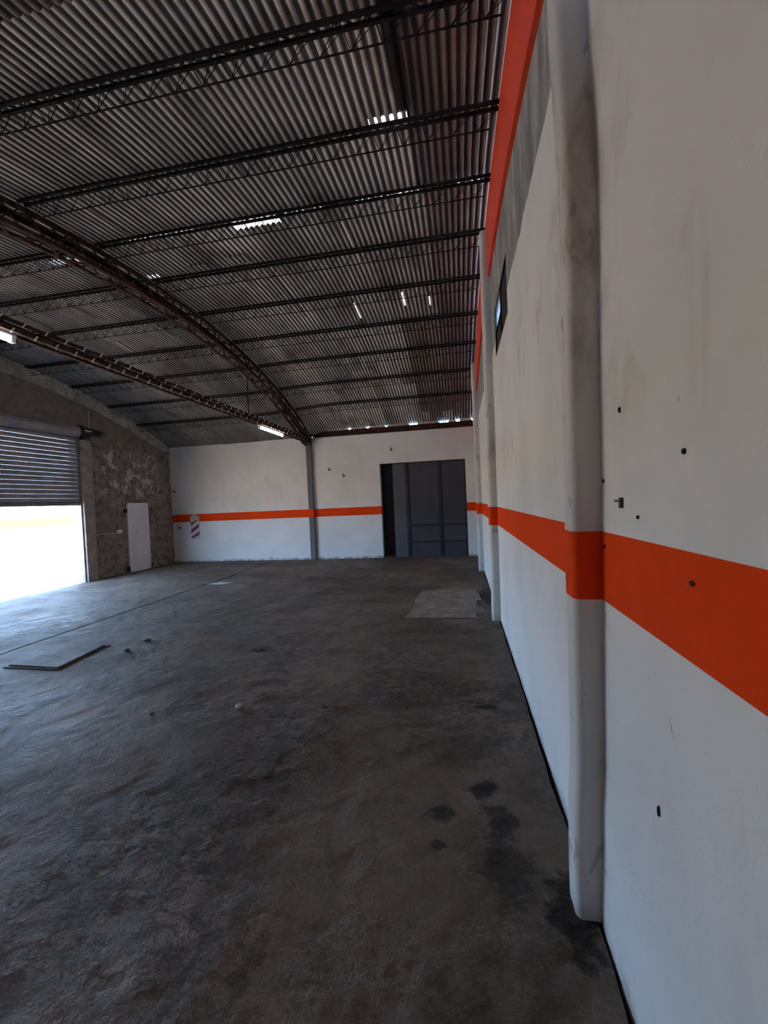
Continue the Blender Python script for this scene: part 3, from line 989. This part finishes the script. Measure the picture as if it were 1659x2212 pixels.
# ------------------------------------------------------------------ striped extinguisher plate on the far wall
xs0, xs1, zs0, zs1 = -9.72, -9.40, 0.80, 1.60
root = empty('extinguisher_sign', ((xs0+xs1)/2, BD-0.02, zs0), 'red and white diagonally striped plate on the far wall, crossing the orange stripe', 'sign')
m = MB(); m.box(xs0, xs1, BD-0.018, BD-0.004, zs0, zs1-0.02)
m.build('plate', M['sign_white'], root)
W_, H_ = xs1-xs0, 0.62
for kz in (0.06, 0.32, 0.58):
    # a band climbing to the right, clipped to the plate
    a, b = zs0+kz-0.12, zs0+kz+0.11
    vs = []
    for yv in (BD-0.022, BD-0.0185):
        vs += [(xs0+0.01, yv, max(zs0, a)), (xs1-0.01, yv, max(zs0, a+0.20)), (xs0+0.01, yv, max(zs0+0.005, a+0.115)), (xs1-0.01, yv, max(zs0+0.01, min(zs1-0.17, a+0.315)))]
    m = MB()
    m.add(vs, [(0, 1, 3, 2), (4, 6, 7, 5), (0, 4, 5, 1), (2, 3, 7, 6), (0, 2, 6, 4), (1, 5, 7, 3)])
    m.build('diagonal_stripe', M['sign_red'], root)
m = MB()
nn = 16
cx_, cz_ = (xs0+xs1)/2, zs1-0.06
vs = [(cx_+0.115*math.cos(2*PI*i/nn), y, cz_+0.115*math.sin(2*PI*i/nn)) for y in (BD-0.026, BD-0.019) for i in range(nn)]
m.add(vs, [tuple(range(nn)), tuple(range(2*nn-1, nn-1, -1))] + [(i, (i+1) % nn, nn+(i+1) % nn, nn+i) for i in range(nn)])
m.build('symbol_disc', M['sign_tan'], root)

# ------------------------------------------------------------------ hooks and plugs on the walls
def far_hook(x, z, label, s=1.0):
    r = empty('wall_hook', (x, BD-0.02, z), label, 'hook', 'iron hooks on the far wall')
    m = MB(); m.box(x-0.03*s, x+0.03*s, BD-0.012, BD-0.001, z-0.03*s, z+0.03*s)
    m.build('base_plate', M['black'], r)
    m = MB(); m.tube([(x, BD-0.012, z-0.01), (x, BD-0.07, z-0.02), (x, BD-0.085, z+0.03), (x-0.01, BD-0.08, z+0.085*s)], 0.011, 8)
    m.build('prong', M['black'], r)
far_hook(-2.59, 3.42, 'small black iron hook on the far wall, above the dark gate')
far_hook(-4.64, 2.90, 'small black iron hook on the far wall, nearest the grey column')
far_hook(-4.17, 2.68, 'small black iron hook on the far wall, between grey column and gate')
far_hook(-10.28, 2.46, 'small dark iron hook on the far wall corner beside the bare brown wall, upper')
far_hook(-10.15, 1.20, 'small dark iron hook on the far wall corner, just below the stripe end')

r = empty('wall_bracket', (-0.02, 1.50, 1.765), 'black T-shaped iron bracket sticking out of the right wall above the stripe', 'bracket')
m = MB(); m.bar((-0.001, 1.478, 1.766), (-0.013, 1.505, 1.768), 0.006, 0.007)
m.build('stem', M['black'], r)
m = MB(); m.box(-0.009, -0.001, 1.470, 1.486, 1.744, 1.778)
m.build('foot_plate', M['black'], r)
def plug(y, z, ry, rz, label, mat='black', x=0.0):
    m = MB()
    n = 12
    vs = []
    for (xx, s) in ((x-0.0005, 1.0), (x-0.006, 0.8), (x-0.003, 0.45)):
        vs += [(xx, y+ry*s*math.cos(2*PI*i/n)*(1+0.18*math.sin(i*2.3)), z+rz*s*math.sin(2*PI*i/n)) for i in range(n)]
    fs = [(j*n+i, j*n+(i+1) % n, (j+1)*n+(i+1) % n, (j+1)*n+i) for j in range(2) for i in range(n)] + [tuple(2*n+i for i in range(n))]
    m.add(vs, fs)
    tag(m.build('wall_plug', M[mat], smooth=False), label, 'plug', 'old plugs in the right wall')
plug(1.085, 1.884, 0.006, 0.0075, 'dark round plug in the white wall, right of and above the bracket')
plug(1.353, 1.720, 0.0055, 0.006, 'small dark plug in the white wall just under the bracket')
plug(1.470, 2.057, 0.0065, 0.010, 'upright dark plug in the white wall high above the bracket')
plug(1.645, 1.838, 0.006, 0.008, 'tiny dark plug in the white wall close beside the nearest column')
plug(1.065, 1.582, 0.008, 0.0075, 'dark plug inside the orange stripe, farther from the column', 'sign_red')
plug(1.66, 1.60, 0.007, 0.007, 'small plug in the orange stripe close to the nearest column', 'sign_red')
plug(1.272, 0.902, 0.0035, 0.017, 'thin dark chip in the white wall far below the stripe')

# ------------------------------------------------------------------ inspection cover and loose bits on the floor
hc = [(-5.98, 4.20), (-5.24, 4.17), (-5.34, 4.95), (-6.09, 4.98)]
root = empty('inspection_cover', (-5.66, 4.57, 0), 'square concrete inspection cover standing slightly proud of the floor', 'cover')
def quad_ring(inset, out, z0, z1, name, mat):
    c = Vector((sum(p[0] for p in hc)/4, sum(p[1] for p in hc)/4))
    def off(p, d):
        v = Vector(p)-c
        return c + v*(1+d/v.length)
    o_ = [off(p, out) for p in hc]; i_ = [off(p, -inset) for p in hc]
    m = MB()
    for k in range(4):
        a, b, e, f = o_[k], o_[(k+1) % 4], i_[k], i_[(k+1) % 4]
        m.hexa([(a.x, a.y, z0), (b.x, b.y, z0), (e.x, e.y, z0), (f.x, f.y, z0), (a.x, a.y, z1), (b.x, b.y, z1), (e.x, e.y, z1), (f.x, f.y, z1)])
    return m.build(name, mat, root)
quad_ring(-0.012, 0.05, -0.02, 0.012, 'rim', M['cover_dark'])
m = MB()
m.add([(x, y, 0.026) for x, y in hc] + [(x, y, -0.02) for x, y in hc], [(0, 1, 2, 3)] + [(i, 4+i, 4+(i+1) % 4, (i+1) % 4) for i in range(4)])
m.build('lid', M['floor'], root, bevel=0.006)
m = MB(); m.bar((-5.9, 4.52, 0.022), (-5.55, 4.50, 0.022), 0.025, 0.012)
m.build('lifting_slot', M['cover_dark'], root)

def rubble(x, y, s, label, mat, seed, name='rubble_piece'):
    bm = bmesh.new()
    bmesh.ops.create_icosphere(bm, subdivisions=2, radius=1.0)
    for v in bm.verts:
        n_ = noise.noise(v.co*1.7+Vector((seed, 0, 0)))
        v.co = Vector((v.co.x*s[0], v.co.y*s[1], v.co.z*s[2]))*(1+0.45*n_)
    me = bpy.data.meshes.new(name)
    bm.to_mesh(me); bm.free()
    me.materials.append(M[mat])
    o = bpy.data.objects.new(name, me)
    o.location = (x, y, relief(x, y)+s[2]*0.75)
    C.objects.link(o)
    tag(o, label, 'rubble', 'loose rubble on the floor')
rubble(-2.548, 3.465, (0.032, 0.030, 0.026), 'pale yellowish chunk of rubble alone on the mid floor', 'stone', 1.3)
rubble(-4.90, 5.20, (0.055, 0.04, 0.020), 'dark flake of concrete beside the inspection cover, largest', 'stone_dark', 2.1)
rubble(-4.85, 4.78, (0.035, 0.03, 0.02), 'dark crumb of concrete nearest the corner of the inspection cover', 'stone_dark', 3.7)
rubble(-3.28, 3.28, (0.018, 0.018, 0.014), 'dark pebble on the open floor in front of the cover', 'stone_dark', 4.9)
rubble(-3.05, 4.92, (0.05, 0.03, 0.016), 'dark concrete flake lying out on the middle of the floor', 'stone_dark', 6.4)
m = MB(); m.tube([(-1.70, 3.56, relief(-1.7, 3.56)+0.012), (-1.60, 3.575, relief(-1.6, 3.575)+0.014), (-1.50, 3.61, relief(-1.5, 3.61)+0.010)], [0.008, 0.009, 0.005], 8)
tag(m.build('stick', M['wood']), 'short dry stick lying on the floor before the cement patch', 'stick')
rubble(-1.78, 3.56, (0.035, 0.025, 0.012), 'dark crumb of concrete touching the dry stick', 'stone_dark', 8.2)
